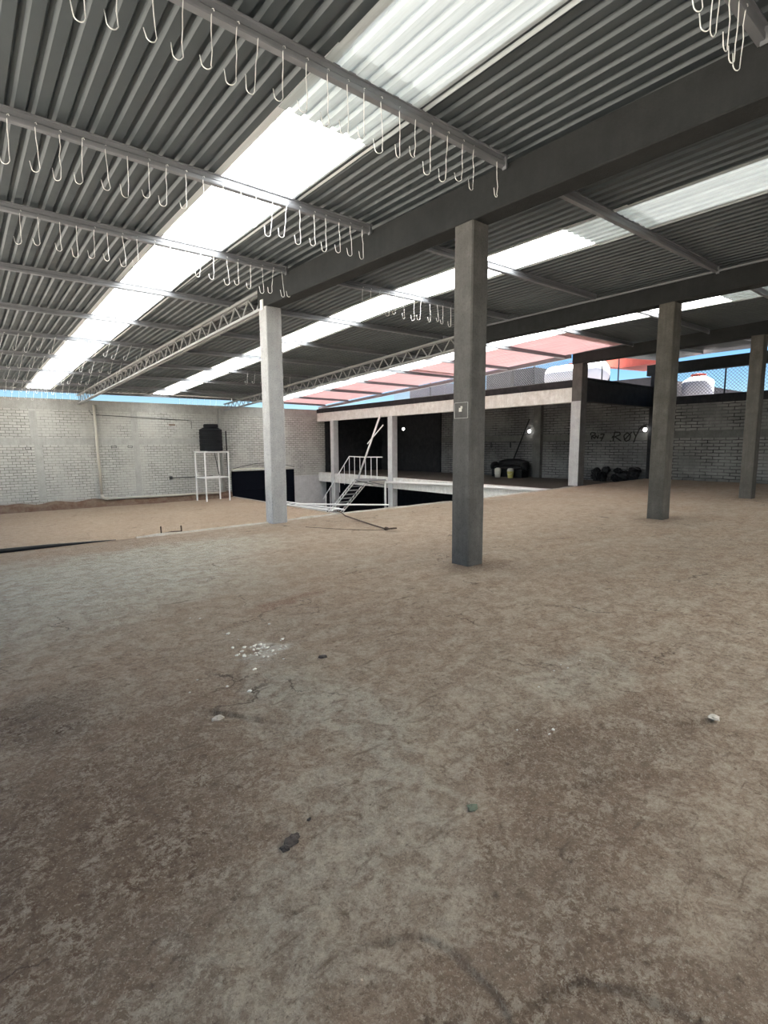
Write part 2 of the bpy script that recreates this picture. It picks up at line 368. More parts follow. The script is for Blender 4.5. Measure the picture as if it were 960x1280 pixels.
# outer bay sheets over the void, red bounce light painted into their colour
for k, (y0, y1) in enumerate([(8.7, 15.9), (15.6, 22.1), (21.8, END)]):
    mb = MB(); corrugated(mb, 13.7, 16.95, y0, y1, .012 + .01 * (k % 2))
    build(mb, 'roof_sheet', M['bounce_tint_sheet'], label='corrugated roof sheet with painted red bounce light above the white annex beam, ' + ['next to the white-faced pillar', 'above the stairway', 'at the far corner'][k], cat='roof sheet', group='bounce-tinted sheets over the void')
# bay beyond the third beam
mb = MB()
for k, (y0, y1) in enumerate([(-4.2, 1.75), (1.45, 10.6)]): corrugated(mb, 16.95, 24.2, y0, y1, .012 + .01 * k)
build(mb, 'ceiling', M['galv'], kind='structure')

# ------------------------------------------------------------------ beams, columns
def beam_x(X0, slope, Y): return X0 + slope * (Y - 4.4)
def beam(label, X0, slope, Ya, Yb, zb, zt, w, m):
    # zb: bottom heights at Ya,Yb
    xa, xb = beam_x(X0, slope, Ya), beam_x(X0, slope, Yb); c = .012; h = w / 2
    prof = [(-h + c, 0), (h - c, 0), (h, c), (h, 1), (-h, 1), (-h, c)]
    vs = []
    for x, y, b0, t0 in ((xa, Ya, zb[0], zt[0]), (xb, Yb, zb[1], zt[1])):
        for px, pz in prof: vs.append((x + px, y, t0 if pz == 1 else b0 + pz))
    n = 6; mb = MB().add(vs, [(i, (i + 1) % n, n + (i + 1) % n, n + i) for i in range(n)] + [tuple(range(n))[::-1], tuple(range(n, 2 * n))])
    return build(mb, 'concrete_beam', m, label=label, cat='beam', group='concrete roof beams', kind='thing')
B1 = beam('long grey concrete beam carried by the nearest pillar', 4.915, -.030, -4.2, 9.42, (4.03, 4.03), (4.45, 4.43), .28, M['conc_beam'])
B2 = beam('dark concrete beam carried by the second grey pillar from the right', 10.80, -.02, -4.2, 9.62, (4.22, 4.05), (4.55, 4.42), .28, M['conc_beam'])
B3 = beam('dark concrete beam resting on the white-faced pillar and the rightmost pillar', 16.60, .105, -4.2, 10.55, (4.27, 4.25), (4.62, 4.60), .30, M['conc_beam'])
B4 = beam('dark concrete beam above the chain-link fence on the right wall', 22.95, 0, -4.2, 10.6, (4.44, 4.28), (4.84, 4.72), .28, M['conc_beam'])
def column(label, x0, x1, y0, y1, z1, m, extra=None, z0=0):
    root = empty('concrete_column', ((x0 + x1) / 2, (y0 + y1) / 2, z0), label, 'column', 'concrete pillars', 'thing')
    mb = MB(); cx, cy = (x0 + x1) / 2, (y0 + y1) / 2
    n = 16; c = .016; ring = lambda d, z: [(x0 + c - d, y0 - d, z), (x1 - c + d, y0 - d, z), (x1 + d, y0 + c - d, z), (x1 + d, y1 - c + d, z), (x1 - c + d, y1 + d, z), (x0 + c - d, y1 + d, z), (x0 - d, y1 - c + d, z), (x0 - d, y0 + c - d, z)]
    vs = []
    for j in range(n + 1):
        z = z0 + (z1 - z0) * j / n; d = .004 * noise.noise(Vector((x0 * 3, y0, j * .9)))
        vs += ring(d, z)
    fs = [(j * 8 + i, j * 8 + (i + 1) % 8, (j + 1) * 8 + (i + 1) % 8, (j + 1) * 8 + i) for j in range(n) for i in range(8)] + [tuple(range(8))[::-1], tuple(range(n * 8, n * 8 + 8))]
    mb.add(vs, fs); build(mb, 'shaft', m, root)
    return root
c1 = column('nearest grey concrete pillar, with a square box outline on one face', 4.79, 5.07, 4.275, 4.565, 4.03, M['conc'])
mb = MB()
for (ya, yb, za, zb_) in ((4.31, 4.53, 1.995, 2.0), (4.31, 4.53, 1.81, 1.815), (4.31, 4.316, 1.81, 2.0), (4.524, 4.53, 1.81, 2.0)): mb.box(4.783, 4.795, ya, yb, za, zb_)
ol = build(mb, 'box_outline', M['paintline'], c1, label='thin pale square outline')
mb = MB(); mb.box(4.781, 4.795, 4.41, 4.45, 1.89, 1.935); mb.box(4.781, 4.795, 4.40, 4.425, 1.925, 1.955); build(mb, 'paint_daub', M['chip'], c1, label='small white daub')
c2 = column('pale whitewashed pillar where the concrete beam meets the steel truss', 4.63, 4.95, 9.11, 9.40, 4.03, M['conc_white'])
mb = MB(); mb.box(4.612, 4.632, 9.20, 9.30, 3.98, 4.16); mb.box(4.6, 4.614, 9.22, 9.24, 4.0, 4.15); build(mb, 'bracket', M['white_paint'], c2)
c4 = column('grey concrete pillar in front of the graffiti wall', 10.66, 10.98, 4.50, 4.80, 4.18, M['conc_rough'])
c5 = column('rightmost grey concrete pillar, pitted face, before the right brick wall', 16.42, 16.74, 4.68, 4.98, 4.26, M['conc_rough'])
column('grey pillar hidden directly behind the nearest pillar', 10.52, 10.84, 9.25, 9.55, 4.05, M['conc'])
# white-faced pillar at the annex corner
c7 = empty('concrete_column', (17.2, 10.3, 0), 'pillar with white painted lower face at the front corner of the annex', 'column', 'concrete pillars', 'thing')
mb = MB(); mb.chamfer_post(17.02, 17.40, 10.11, 10.49, 0, 4.25, .02); build(mb, 'shaft', M['conc'], c7)
mb = MB(); mb.box(17.005, 17.021, 10.12, 10.48, .01, 2.97); build(mb, 'painted_face', M['conc_white'], c7, label='white painted face')

# ------------------------------------------------------------------ purlins and hooks
CP = [(-.030, .0), (-.034, .012), (-.034, .04), (-.022, .056), (-.022, .098), (-.04, .10), (-.04, .11), (.03, .11), (.03, .092), (.024, .092), (.024, .104), (-.016, .104), (-.016, .006), (.024, .006), (.024, .02), (.03, .02), (.03, 0)]
PY = [-2.9, -.7, 1.55, 3.83, 6.08, 8.32, 10.8, 13.4, 16.0, 18.9, 21.9, 25.2, 27.85]
ORD = ['out of frame behind the viewer', 'overhead out of frame', 'at the top right corner', 'nearest of the long ones overhead', 'second of the long ones overhead', 'just before the pale pillar', 'just past the pale pillar', 'second past the pale pillar', 'third past the pale pillar', 'fifth from the far wall', 'third from the far wall', 'second from the far wall', 'right above the far wall']
ORD[9] = 'fourth from the far wall'
BN = ['in the hook bay', 'in the bay behind the nearest pillar', 'in the outer bay by the annex']
def purlin(Xa, Xb, Y, label, group):
    mb = MB(); a = RP(Xa, Y, -.108); b_ = RP(Xb, Y, -.108)
    root = empty('roof_purlin', a, label, 'purlin', group)
    mb.extrude(CP, a, b_); build(mb, 'channel', M['purlin'], root)
    if Y < 10:
        mb = MB(); mb.box(b_[0] - .05, b_[0] - .043, Y - .05, Y + .0, b_[2] - .03, b_[2] + .09); build(mb, 'end_clip', M['purlin'], root)
    return root
pur = {}
for bi, (bn, a, b_, l, r) in enumerate(BAYS):
    for k, Y in enumerate(PY):
        if Y < 9.5:
            xa = [-1.9, 5.05, 10.95][bi]; xb = [beam_x(4.915, -.03, Y) - .145, beam_x(10.8, -.02, Y) - .145, beam_x(16.6, .105, Y) - .155][bi]
            if Y < 0: xa += .01
        else: xa, xb = [(-1.9, 4.84), (4.86, 10.76), (10.8, 16.9)][bi]
        pur[bi, k] = purlin(xa, xb, Y, 'galvanised steel purlin %s, %s' % (BN[bi], ORD[k]), 'roof purlins ' + BN[bi])
for k in (2, 3, 4, 5):
    purlin(beam_x(16.6, .105, PY[k]) + .16, 22.3, PY[k], 'steel purlin beyond the rightmost pillar, %s' % ['nearest the viewer', 'second from the viewer', 'third from the viewer', 'farthest, by the annex'][k - 2], 'purlins beyond the rightmost pillar')
# eave channel along the outer edge
mb = MB(); mb.bar(RP(16.98, 10.6, -.05), RP(16.98, END, -.14), .07, .14)
build(mb, 'eave_channel', M['purlin'], label='long steel eave channel above the white annex beam', cat='channel')
mb = MB(); mb.bar((10.74, -2, 4.54), (10.52, 9.0, 4.42), .03, .03); build(mb, 'conduit', M['purlin'], label='thin conduit along the top of the dark beam over the second pillar', cat='conduit')
mb = MB(); mb.bar((16.05, -1, 4.56), (16.98, 8.2, 4.54), .03, .03); build(mb, 'conduit', M['purlin'], label='thin conduit along the dark beam above the rightmost pillar', cat='conduit')

def hook_mesh(L, R, up, seed):
    rnd = random.Random(seed); pts = [(.018, .0, .035), (.014, 0, .05), (0, 0, .045), (0, 0, 0)]
    for t in (.25, .5, .75, 1): pts.append((rnd.uniform(-.006, .006), rnd.uniform(-.006, .006), -(L - R) * t))
    for t in range(1, 9):
        a = math.pi * t / 8; pts.append((-R + R * math.cos(a), 0, -(L - R) - R * math.sin(a)))
    pts.append((-2 * R - .010, 0, -(L - R) + up)); mb = MB(); mb.tube(pts, .0036, 6)
    me = bpy.data.meshes.new('wire_hook'); me.from_pydata(mb.v, [], mb.f); me.materials.append(M['wire'])
    me.polygons.foreach_set('use_smooth', [True] * len(me.polygons)); return me
HM = [hook_mesh(.34 + .03 * (i % 3), .031 + .004 * (i % 2), .04 + .02 * (i % 3), i) for i in range(6)]
def hook(X, Y, tilt, label, group):
    o = bpy.data.objects.new('wire_hook', random.choice(HM)); COL.objects.link(o)
    p = RP(X, Y, -.112); rz = random.uniform(-.55, .25)
    o.location = (p[0], p[1] - .03, p[2]); o.rotation_euler = (random.gauss(0, .04), random.gauss(tilt, .05), rz); tag(o, label, 'hook', group)
H = {2: [3.38, 3.64, 3.85, 3.98, 4.13, 4.28, 4.4],
     3: [.81, 1.01, 1.21, 1.41, 1.6, 1.78, 1.94, 2.14, 2.34, 2.53, 2.72, 2.89, 3.07, 3.28, 3.47, 3.66, 3.88, 4.09, 4.25, 4.61],
     4: [.61, .82, 1.01, 1.2, 1.4, 1.6, 1.8, 1.98, 2.18, 2.37, 2.6, 2.81, 3.0, 3.21, 3.4, 3.58, 3.79, 3.96, 4.17, 4.35, 4.55],
     5: [.88, 1.07, 1.31, 1.5, 1.71, 1.87, 2.06, 2.25, 2.49, 2.71, 2.93, 3.16, 3.36, 3.57, 3.75, 3.97, 4.17, 4.37, 4.53, 4.68]}
HT = {8: .28, 9: .28, 10: .3, 11: .2, 12: .1}
for k, xs in H.items():
    for X in xs: hook(X, PY[k], 0, 'thin wire J-hook hanging from the hook-bay purlin %s' % ORD[k], 'wire hooks on the purlin ' + ORD[k])
for k in HT:
    x = 1.15 + .12 * (k - 8)
    while x < 4.6:
        hook(x, PY[k], HT[k], 'thin wire J-hook hanging from the hook-bay purlin %s' % ORD[k], 'wire hooks on the purlin ' + ORD[k]); x += .26 + random.uniform(-.04, .05)
for X in [6.23, 6.42, 6.64, 6.86, 7.04, 7.25, 7.53, 7.73, 7.99, 8.2, 8.37, 8.61]: hook(X, PY[5], 0, 'thin wire J-hook hanging behind the pale pillar from the middle-bay purlin', 'wire hooks in the middle bay')
for k in (9, 12):
    for i in range(7): hook(8.3 + .28 * i, PY[k], .1, 'tiny wire J-hook on a middle-bay purlin ' + ORD[k], 'far wire hooks in the middle bay ' + ORD[k])

# ------------------------------------------------------------------ trusses
def truss(label, Xa, Xb, Ya, Yb, zb, zt, npan):
    root = empty('roof_truss', (Xa, Ya, zb[0]), label, 'truss', 'steel roof trusses')
    f = lambda t, top: (Xa + (Xb - Xa) * t, Ya + (Yb - Ya) * t, (zt if top else zb)[0] + ((zt if top else zb)[1] - (zt if top else zb)[0]) * t)
    for nm, top in (('top_chord', 1), ('bottom_chord', 0)):
        mb = MB()
        for dx in (-.045, .045):
            p, q = Vector(f(0, top)), Vector(f(1, top)); o = Vector((dx, 0, 0)); mb.bar(p + o, q + o, .05, .05)
        build(mb, nm, M['truss'], root)
    mb = MB(); pts = [Vector(f(i / (2 * npan), i % 2 == 0)) for i in range(2 * npan + 1)]
    for p, q in zip(pts, pts[1:]): mb.bar(p, q, .026, .026, (1, 0, 0))
    build(mb, 'web', M['truss'], root)
    return root
truss('long steel truss running from the pale pillar to the far brick wall', 4.75, 4.68, 9.44, 28.38, (4.04, 3.47), (4.37, 3.86), 30)
truss('steel truss behind the nearest pillar, running down to the black tank', 10.65, 11.75, 9.66, 28.38, (4.02, 3.42), (4.36, 3.76), 30)

# ------------------------------------------------------------------ floors
EDGE = [(-3, 8.95), (.37, 9.14), (4.72, 9.35), (6.26, 9.53), (11.41, 9.63), (13.55, 9.82), (17.0, 10.12), (23.2, 10.4)]
def edge(x): return lerp(x, EDGE)
def steps(a, b, n): return [a + (b - a) * i / n for i in range(n)]
xs = steps(-2, -.3, 14) + steps(-.3, .78, 48) + steps(.78, 1.5, 80) + steps(1.5, 3.4, 84) + steps(3.4, 6, 26) + steps(6, 23, 68) + [23.0]
ys = steps(-3.5, .3, 12) + steps(.3, .44, 8) + steps(.44, 1.22, 86) + steps(1.22, 3.2, 95) + steps(3.2, 5.2, 24) + steps(5.2, 9, 30) + [9.0]
ridges = [  # broken crusts: (polyline, drop on its right-hand side, falloff)
    ([(.83, 1.15), (.90, 1.13), (1.0, 1.07), (1.05, .96), (1.05, .81), (1.0, .68)], .011, .22),
    ([(1.12, .72), (1.25, .68), (1.33, .58), (1.40, .42)], .011, .2),
    ([(2.05, 1.16), (2.2, 1.10), (2.33, 1.0)], .012, .2),
    ([(2.05, 4.62), (2.2, 4.35), (2.12, 3.95), (1.95, 3.6)], .010, .3),
    ([(1.02, 2.85), (1.12, 2.72), (1.2, 2.6)], .018, .12),
    ([(2.95, 1.08), (3.12, .98), (3.25, 1.0)], .018, .14)]
def seg_d(p, a, b_):
    ax, ay = a; bx, by = b_; dx, dy = bx - ax, by - ay; t = max(0, min(1, ((p[0] - ax) * dx + (p[1] - ay) * dy) / (dx * dx + dy * dy)))
    qx, qy = ax + t * dx, ay + t * dy; d = math.hypot(p[0] - qx, p[1] - qy); side = dx * (p[1] - ay) - dy * (p[0] - ax)
    return d, side
def floor_z(x, y):
    v = Vector((x, y, 0)); near = max(0, min(1, (7 - y) / 5))
    z = .016 * noise.fractal(v * 1.3, 1, 2.1, 5) * (.35 + .65 * near) + .010 * near * noise.fractal(v * 6, .9, 2.1, 4)
    for pl, drop, fall in ridges:
        best = (9, 1)
        for a, b_ in zip(pl, pl[1:]):
            d = seg_d((x, y), a, b_)
            if d[0] < best[0]: best = d
        d, side = best
        if d > .4: continue
        d = abs(d + .03 * noise.noise(v * 11) + .018 * noise.noise(v * 40)); z -= .45 * drop * max(0, .2 + noise.noise(v * 9 + Vector((3, 1, 2)))) * math.exp(-(d / .007) ** 2)
        if d < fall and side < 0: z -= drop * max(0, 1 - d / fall)
        elif d < .05: z += .25 * drop * (1 - d / .05)
    return z - .012
mb = MB(); vs = []; nx = len(xs)
for y in ys:
    for x in xs:
        e = edge(x); Y = y if y < 5.2 else 5.2 + (y - 5.2) / 3.8 * (e - 5.2)
        k = min(1, max(0, (e - Y) / .3)); kc = 1
        for (cx, cy) in ((4.93, 4.42), (4.79, 9.25), (10.82, 4.65), (16.58, 4.83)):
            kc = min(kc, max(0, (max(abs(x - cx), abs(Y - cy)) - .2) / .4))
        vs.append((x, Y, floor_z(x, Y) * min(k, kc)))
fs = [(j * nx + i, j * nx + i + 1, (j + 1) * nx + i + 1, (j + 1) * nx + i) for j in range(len(ys) - 1) for i in range(nx - 1)]
top = len(ys) * nx; last = (len(ys) - 1) * nx
vs += [(x, edge(x), -.32) for x in xs]; fs += [(last + i, last + i + 1, top + i + 1, top + i) for i in range(nx - 1)]
vs += [(-2, -3.5, -.32), (23, -3.5, -.32)]; n0 = len(vs)
fs += [tuple([top + i for i in range(nx)] + [n0 - 1, n0 - 2])]
fs += [tuple([j * nx for j in range(len(ys))] + [top, n0 - 2])]
mb.add(vs, fs); build(mb, 'floor', M['floor'], kind='structure', smooth=True, origin=(0, 0, 0))
# crumbled mortar lip along the slab edge
mb = MB(); rnd = random.Random(3); x = 2.2; vs = []; rows = []
while x < 16.9:
    w = .05 + .03 * noise.noise(Vector((x * 2, 0, 0))); h_ = .022 + .02 * noise.noise(Vector((x * 1.7, 5, 0))); e = edge(x)
    vs += [(x, e - w - .03, -.006), (x, e - w * .5, max(.004, h_)), (x, e + .012, max(.004, h_ * .9)), (x, e + .012, -.05)]; rows.append(x); x += .11
m_ = len(rows); fs = [(j * 4 + i, j * 4 + i + 1, (j + 1) * 4 + i + 1, (j + 1) * 4 + i) for j in range(m_ - 1) for i in range(3)]
mb.add(vs, fs); build(mb, 'trim_1', M['lip'], kind='structure')
ZL = -1.41
def vx(Y): return 12.02 + .02 * (28.5 - Y)   # edge of the lower floor towards the void
mb = MB(); g = 40; vs = []
for j in range(g + 1):
    for i in range(g + 1):
        Y = 9.0 + 19.5 * j / g; X = -4 + (vx(Y) + 4) * i / g
        z = ZL + (0 if i in (g,) or j in (0, g) else .02 * noise.fractal(Vector((X, Y, 3)) * .8, 1, 2, 4)) + (.06 if i == g else 0)
        vs.append((X, Y, z))
fs = [(j * (g + 1) + i, j * (g + 1) + i + 1, (j + 1) * (g + 1) + i + 1, (j + 1) * (g + 1) + i) for j in range(g) for i in range(g)]
mb.add(vs, fs); mb.prism([(-4, 9), (vx(9), 9), (vx(28.5), 28.5), (-4, 28.5)], ZL - .35, ZL - .05); build(mb, 'floor', M['sandfloor'], kind='structure')
mb = MB(); mb.prism([(vx(9.0) - .1, 9.0), (vx(9.0) + .05, 9.0), (vx(28.5) + .05, 28.45), (vx(28.5) - .1, 28.45)], ZL - .06, ZL + .06); build(mb, 'trim_2', M['lip'], kind='structure')
mb = MB(); mb.prism([(vx(9) - .2, 9.0), (vx(9) - .02, 9.0), (vx(28.5) - .02, 28.5), (vx(28.5) - .2, 28.5)], -3.0, ZL - .35); build(mb, 'wall_void_left', M['white_panel'], kind='structure')
mb = MB(); mb.box(-2, 23, 8.7, 8.9, -3.0, -.32); build(mb, 'wall_under_slab', M['conc'], kind='structure')
mb = MB(); mb.box(-30, 45, -25, 60, -3.3, -3.0); build(mb, 'ground', M['ground'], kind='structure')
mb = MB(); mb.box(-14, -2.05, -6, 8.9, -3.0, -.4); mb.box(-14, -4.05, 8.9, 28.5, -3.0, -1.5); build(mb, 'ground', M['ground'], kind='structure')

# ------------------------------------------------------------------ far wall
YF = 28.5
mb = MB(); mb.box(-4, 12.04, YF, YF + .25, -3.0, 3.66); mb.box(12.0, 18.3, YF, YF + .25, .18, 3.66); mb.box(15.95, 18.3, YF + .02, YF + .25, -.36, .18); build(mb, 'wall_far', M['brick_far'], kind='structure')
mb = MB()
for (a, b_, z0, z1, d) in ((2.70, 2.99, 1.9, 3.12, .012), (2.80, 3.12, -.95, 1.58, .012), (6.92, 7.22, 1.9, 3.2, .012), (6.98, 7.25, -1.0, 1.58, .012), (-4, 12.0, 1.58, 1.9, .010), (-4, 18.2, 3.18, 3.67, .016), (11.3, 11.55, -1.2, 3.18, .014)):
    mb.box(a, b_, YF - d, YF + .01, z0, z1)
build(mb, 'wall_far', M['plaster'], kind='structure')
mb = MB(); rnd = random.Random(5); n = 60; vs = []
for i in range(n + 1):
    x = -4 + 15.95 * i / n; h_ = -1.05 + .10 * noise.noise(Vector((x * 1.3, 1, 2))); d = .16 + .06 * noise.noise(Vector((x, 9, 2)))
    vs += [(x, YF - d - .12, ZL - .02), (x, YF - d, h_ - .12), (x, YF + .01, h_)]
mb.add(vs, [(j * 3 + i, j * 3 + i + 1, j * 3 + i + 4, j * 3 + i + 3) for j in range(n) for i in range(2)]); build(mb, 'baseboard_far', M['plinth'], kind='structure')
mb = MB(); mb.box(15.95, 18.3, YF - .06, YF + .02, -3.0, -.36); build(mb, 'wall_void_far', M['white_panel'], kind='structure')
mb = MB()
for (x, z, w) in ((2.45, 1.38, .22), (5.95, 1.42, .24), (6.7, 1.42, .22)):
    for (dx0, dx1, dz0, dz1) in ((0, w, 0, .02), (0, w, .09, .11), (0, .02, 0, .11), (w - .02, w, 0, .11)): mb.box(x + dx0, x + dx1, YF - .004, YF + .01, z + dz0, z + dz1)
build(mb, 'wall_far', M['black_plastic'], kind='structure')
mb = MB(); mb.box(8.75, 9.06, YF - .004, YF + .01, 2.55, 2.63); build(mb, 'wall_far', M['plinth'], kind='structure')

# gate
gr = empty('metal_gate', (14.0, 28.4, -3), 'dark navy metal double gate below the far brick wall', 'gate')
for nm, a, b_ in (('gate_leaf', 12.0, 13.99), ('gate_leaf', 14.01, 15.95)):
    mb = MB(); mb.box(a, b_, 28.40, 28.46, -2.95, .06); lf = build(mb, nm, M['gate'], gr)
    mb = MB()
    for z in (-2.95, -2.0, -1.05, -.1): mb.box(a, b_, 28.37, 28.405, z, z + .05)
    for x in (a, b_ - .05): mb.box(x, x + .05, 28.37, 28.405, -2.95, .06)
    build(mb, 'gate_frame', M['gate'], lf)
mb = MB(); mb.box(12.02, 15.95, 28.34, 28.44, .07, .16); build(mb, 'lintel', M['conc_white'], gr, label='pale lintel strip')
mb = MB(); pts = [(12.1 + 3.9 * t / 12, 28.43, .2 + .28 * math.sin(math.pi * t / 12)) for t in range(13)]; mb.tube(pts, .018, 6); build(mb, 'cable', M['darksteel'], label='dark arched cable above the navy gate', cat='cable')
# drain pipes
d = empty('drain_pipe', (5.33, 28.35, -1.0), 'cream plastic drain pipe running down and along the far brick wall', 'pipe')
mb = MB(); mb.tube([(5.30, 28.36, 3.45), (5.32, 28.36, 1.6), (5.36, 28.36, -.82)], .062, 12); build(mb, 'down_pipe', M['pvc'], d, smooth=True)
mb = MB(); mb.tube([(5.36, 28.36, -.82), (5.38, 28.36, -.95), (5.5, 28.36, -1.02), (5.62, 28.36, -1.03)], .072, 12); build(mb, 'elbow', M['pvc'], d, smooth=True)
mb = MB(); mb.tube([(5.62, 28.36, -1.03), (8.5, 28.33, -1.06), (11.2, 28.30, -1.08)], .062, 12); build(mb, 'floor_run', M['pvc'], d, smooth=True)
mb = MB(); mb.tube([(11.42, 28.42, 3.5), (11.5, 28.42, .8), (11.56, 28.42, -1.05)], .07, 12); build(mb, 'drain_pipe', M['plaster'], label='pale grey pipe rising beside the black water tank', cat='pipe', smooth=True)
mb = MB(); mb.tube([(11.74, 28.38, 2.3), (11.76, 28.38, 1.0), (11.8, 28.38, -1.2)], .035, 8); build(mb, 'hose', M['black_plastic'], label='thin black hose hanging beside the navy gate', cat='hose')
mb = MB(); mb.tube([(7.1, 28.46, 2.93), (9.6, 28.46, 2.85), (9.9, 28.46, 2.8), (9.9, 28.46, 2.4)], .014, 5); mb.tube([(5.1, 28.46, 3.2), (5.2, 28.46, 3.0), (7.1, 28.46, 2.93)], .014, 5); build(mb, 'cable', M['darksteel'], label='thin dark cable strung across the upper far wall', cat='cable')
mb = MB(); mb.tube([(8.7, 28.42, -.15), (9.6, 28.40, -.17), (10.9, 28.38, -.14)], .025, 6); mb.box(8.62, 8.74, 28.38, 28.5, -.23, -.08); build(mb, 'water_pipe', M['darksteel'], label='dark water pipe entering the tank stand from the left', cat='pipe')

# tank stand and tank
st = empty('tank_stand', (10.5, 27.5, ZL), 'white steel stand under the black water tank', 'stand')
Lg = [(9.83, 27.95), (9.99, 27.0), (11.1, 27.95), (11.24, 27.0)]
for x, y in Lg:
    mb = MB(); mb.box(x - .03, x + .03, y - .03, y + .03, ZL, 1.16); build(mb, 'leg', M['white_paint'], st)
for z, nm in ((1.16, 'top_frame'), (-.16, 'middle_rail')):
    mb = MB()
    for a, b_ in ((0, 1), (1, 3), (3, 2), (2, 0)): mb.bar((*Lg[a], z), (*Lg[b_], z), .05, .06)
    build(mb, nm, M['white_paint'], st)
mb = MB(); vs = []; n = 26
for i in range(n + 1):
    t = i / n; z = 1.2 + .022 * math.cos(i * math.pi)
    vs += [(9.8 + 1.46 * t - .05 + .16 * 0, 28.0, z), (9.96 + 1.32 * t, 26.94, z)]
mb.add(vs, [(2 * i, 2 * i + 1, 2 * i + 3, 2 * i + 2) for i in range(n)]); build(mb, 'deck', M['white_paint'], st)
tk = empty('water_tank', (10.53, 27.45, 1.23), 'black plastic water tank on the white stand', 'water tank')
R_ = .58; prof = [(R_ * .97, 0), (R_, .03)]
for i in range(5): z = .06 + i * .2; prof += [(R_, z), (R_, z + .13), (R_ * .975, z + .15), (R_ * .975, z + .18)]
prof += [(R_, 1.08), (R_ * .97, 1.12), (R_ * .55, 1.24), (R_ * .5, 1.25)]
mb = MB(); mb.lathe((10.53, 27.45, 1.225), prof, 36); build(mb, 'body', M['tank_black'], tk, smooth=False)
mb = MB(); mb.lathe((10.55, 27.45, 2.46), [(.36, 0), (.37, .02), (.37, .12), (.34, .16), (.1, .17)], 28); build(mb, 'lid', M['tank_black'], tk)
mb = MB(); mb.tube([(10.7, 27.5, 1.18), (10.85, 27.6, .5), (11.08, 27.9, -.1)], .02, 6); build(mb, 'outlet_pipe', M['darksteel'], tk)

# ------------------------------------------------------------------ annex across the void
XA0, XA1 = 17.08, 17.75      # front line of the annex at Y=10.3 and at the far wall
def xa(Y): return XA0 + (XA1 - XA0) * (Y - 10.3) / 18.2
def along(Y0, Y1, d0, d1, z0, z1): return [(xa(Y0) + d0, Y0), (xa(Y0) + d1, Y0), (xa(Y1) + d1, Y1), (xa(Y1) + d0, Y1)], z0, z1
ZA = -.2
def strip(Y0, Y1, d0, d1, z0, z1): mb = MB(); mb.prism(*along(Y0, Y1, d0, d1, z0, z1)); return mb
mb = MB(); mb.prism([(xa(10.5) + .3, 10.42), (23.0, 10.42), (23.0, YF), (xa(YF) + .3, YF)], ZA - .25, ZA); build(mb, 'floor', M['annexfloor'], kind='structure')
mb = MB()
for (ya, yb) in ((10.5, 20.81), (21.19, 26.52), (26.88, YF - .07)): mb.prism(*along(ya, yb, 0, .3, ZA - .55, ZA + .0))
build(mb, 'white_floor_beam', M['white_wall'], label='white painted floor beam along the annex side of the void', cat='beam', kind='thing')
mb = strip(10.5, YF, 0, .3, 2.95, 3.46)
build(mb, 'white_roof_beam', M['white_wall'], label='white painted roof beam across the front of the annex, rust streaked', cat='beam', kind='thing')
mb = MB(); mb.prism([(xa(10.2) - .03, 10.2), (23.3, 10.2), (23.3, YF), (xa(YF) - .03, YF)], 3.46, 3.70); build(mb, 'ceiling', M['soot_shade'], kind='structure')
mb = MB(); mb.prism([(xa(10.2) + .12, 10.45), (23.3, 10.45), (23.3, YF), (xa(YF) + .12, YF)], 3.702, 3.74); build(mb, 'bounce_layer', M['conc'], kind='structure')  # added layer that bounces sun up onto the outer bay sheets
mb = MB(); mb.box(17.45, 23.0, 10.2, 10.5, 2.98, 3.46); mb.box(17.45, 23.0, 10.2, 10.4, 3.722, 3.80); build(mb, 'dark_lintel_beam', M['soot_shade'], label='sooty, streaked dark beam above the graffiti wall', cat='beam', kind='thing')
for Y, wd, lab in ((21.0, .36, 'white annex pillar beside the steel stairway'), (26.7, .34, 'white annex pillar at the far corner of the void')):
    mb = MB(); x = xa(Y); mb.chamfer_post(x - .05, x + .31, Y - wd / 2, Y + wd / 2, -3.0, 2.95, .015); build(mb, 'annex_column', M['white_panel'], label=lab, cat='column', kind='thing')
mb = MB(); mb.box(23.0, 23.25, 10.4, YF, -3.0, 3.46); build(mb, 'wall_annex_back', M['brick_dark'], kind='structure')
mb = MB(); mb.box(18.3, 23.0, YF - .0, YF + .2, -3.0, 3.46); mb.box(22.9, 22.99, 22.8, YF - .01, ZA, 3.46); build(mb, 'wall_annex_far', M['soot_shade'], kind='structure')  # darkness of the unlit room painted onto its far walls
mb = MB(); mb.box(17.5, 23.0, 10.35, 10.5, -3.0, -.35); mb.box(22.95, 23.0, 10.5, 28.4, -3.0, -.45); build(mb, 'wall_lower_annex', M['soot_shade'], kind='structure')
for Y, lab in ((15.9, 'grey concrete pier on the annex back wall, beside a bulb'),):
    mb = MB(); mb.box(22.78, 22.998, Y - .22, Y + .22, ZA, 3.44); build(mb, 'concrete_pier', M['band'], label=lab, cat='pier', kind='thing')
mb = MB(); mb.chamfer_post(22.72, 23.05, 9.95, 10.38, -.02, 4.28, .02); build(mb, 'concrete_pier', M['soot_shade'], label='dark corner pier beside the graffiti and a lit bulb', cat='pier', kind='thing')
mb = MB(); mb.box(22.975, 23.0, 10.5, YF, 1.62, 1.92); build(mb, 'trim_3', M['band'], kind='structure')
# right wall
mb = MB(); mb.box(23.0, 23.25, -3.6, 10.38, -.5, 3.05); build(mb, 'wall_right', M['brick_right'], kind='structure')
mb = MB(); mb.box(22.97, 23.26, -3.6, 9.94, 3.05, 3.37); build(mb, 'trim_4', M['soot_shade'], kind='structure')
mb = MB(); mb.box(22.98, 23.0, -3.6, 9.94, 1.69, 1.98); build(mb, 'trim_5', M['band'], kind='structure')
mb = MB(); mb.box(-2.0, 23.25, -4.6, -4.25, -.3, 4.9); build(mb, 'wall_back', M['conc_rough'], kind='structure')
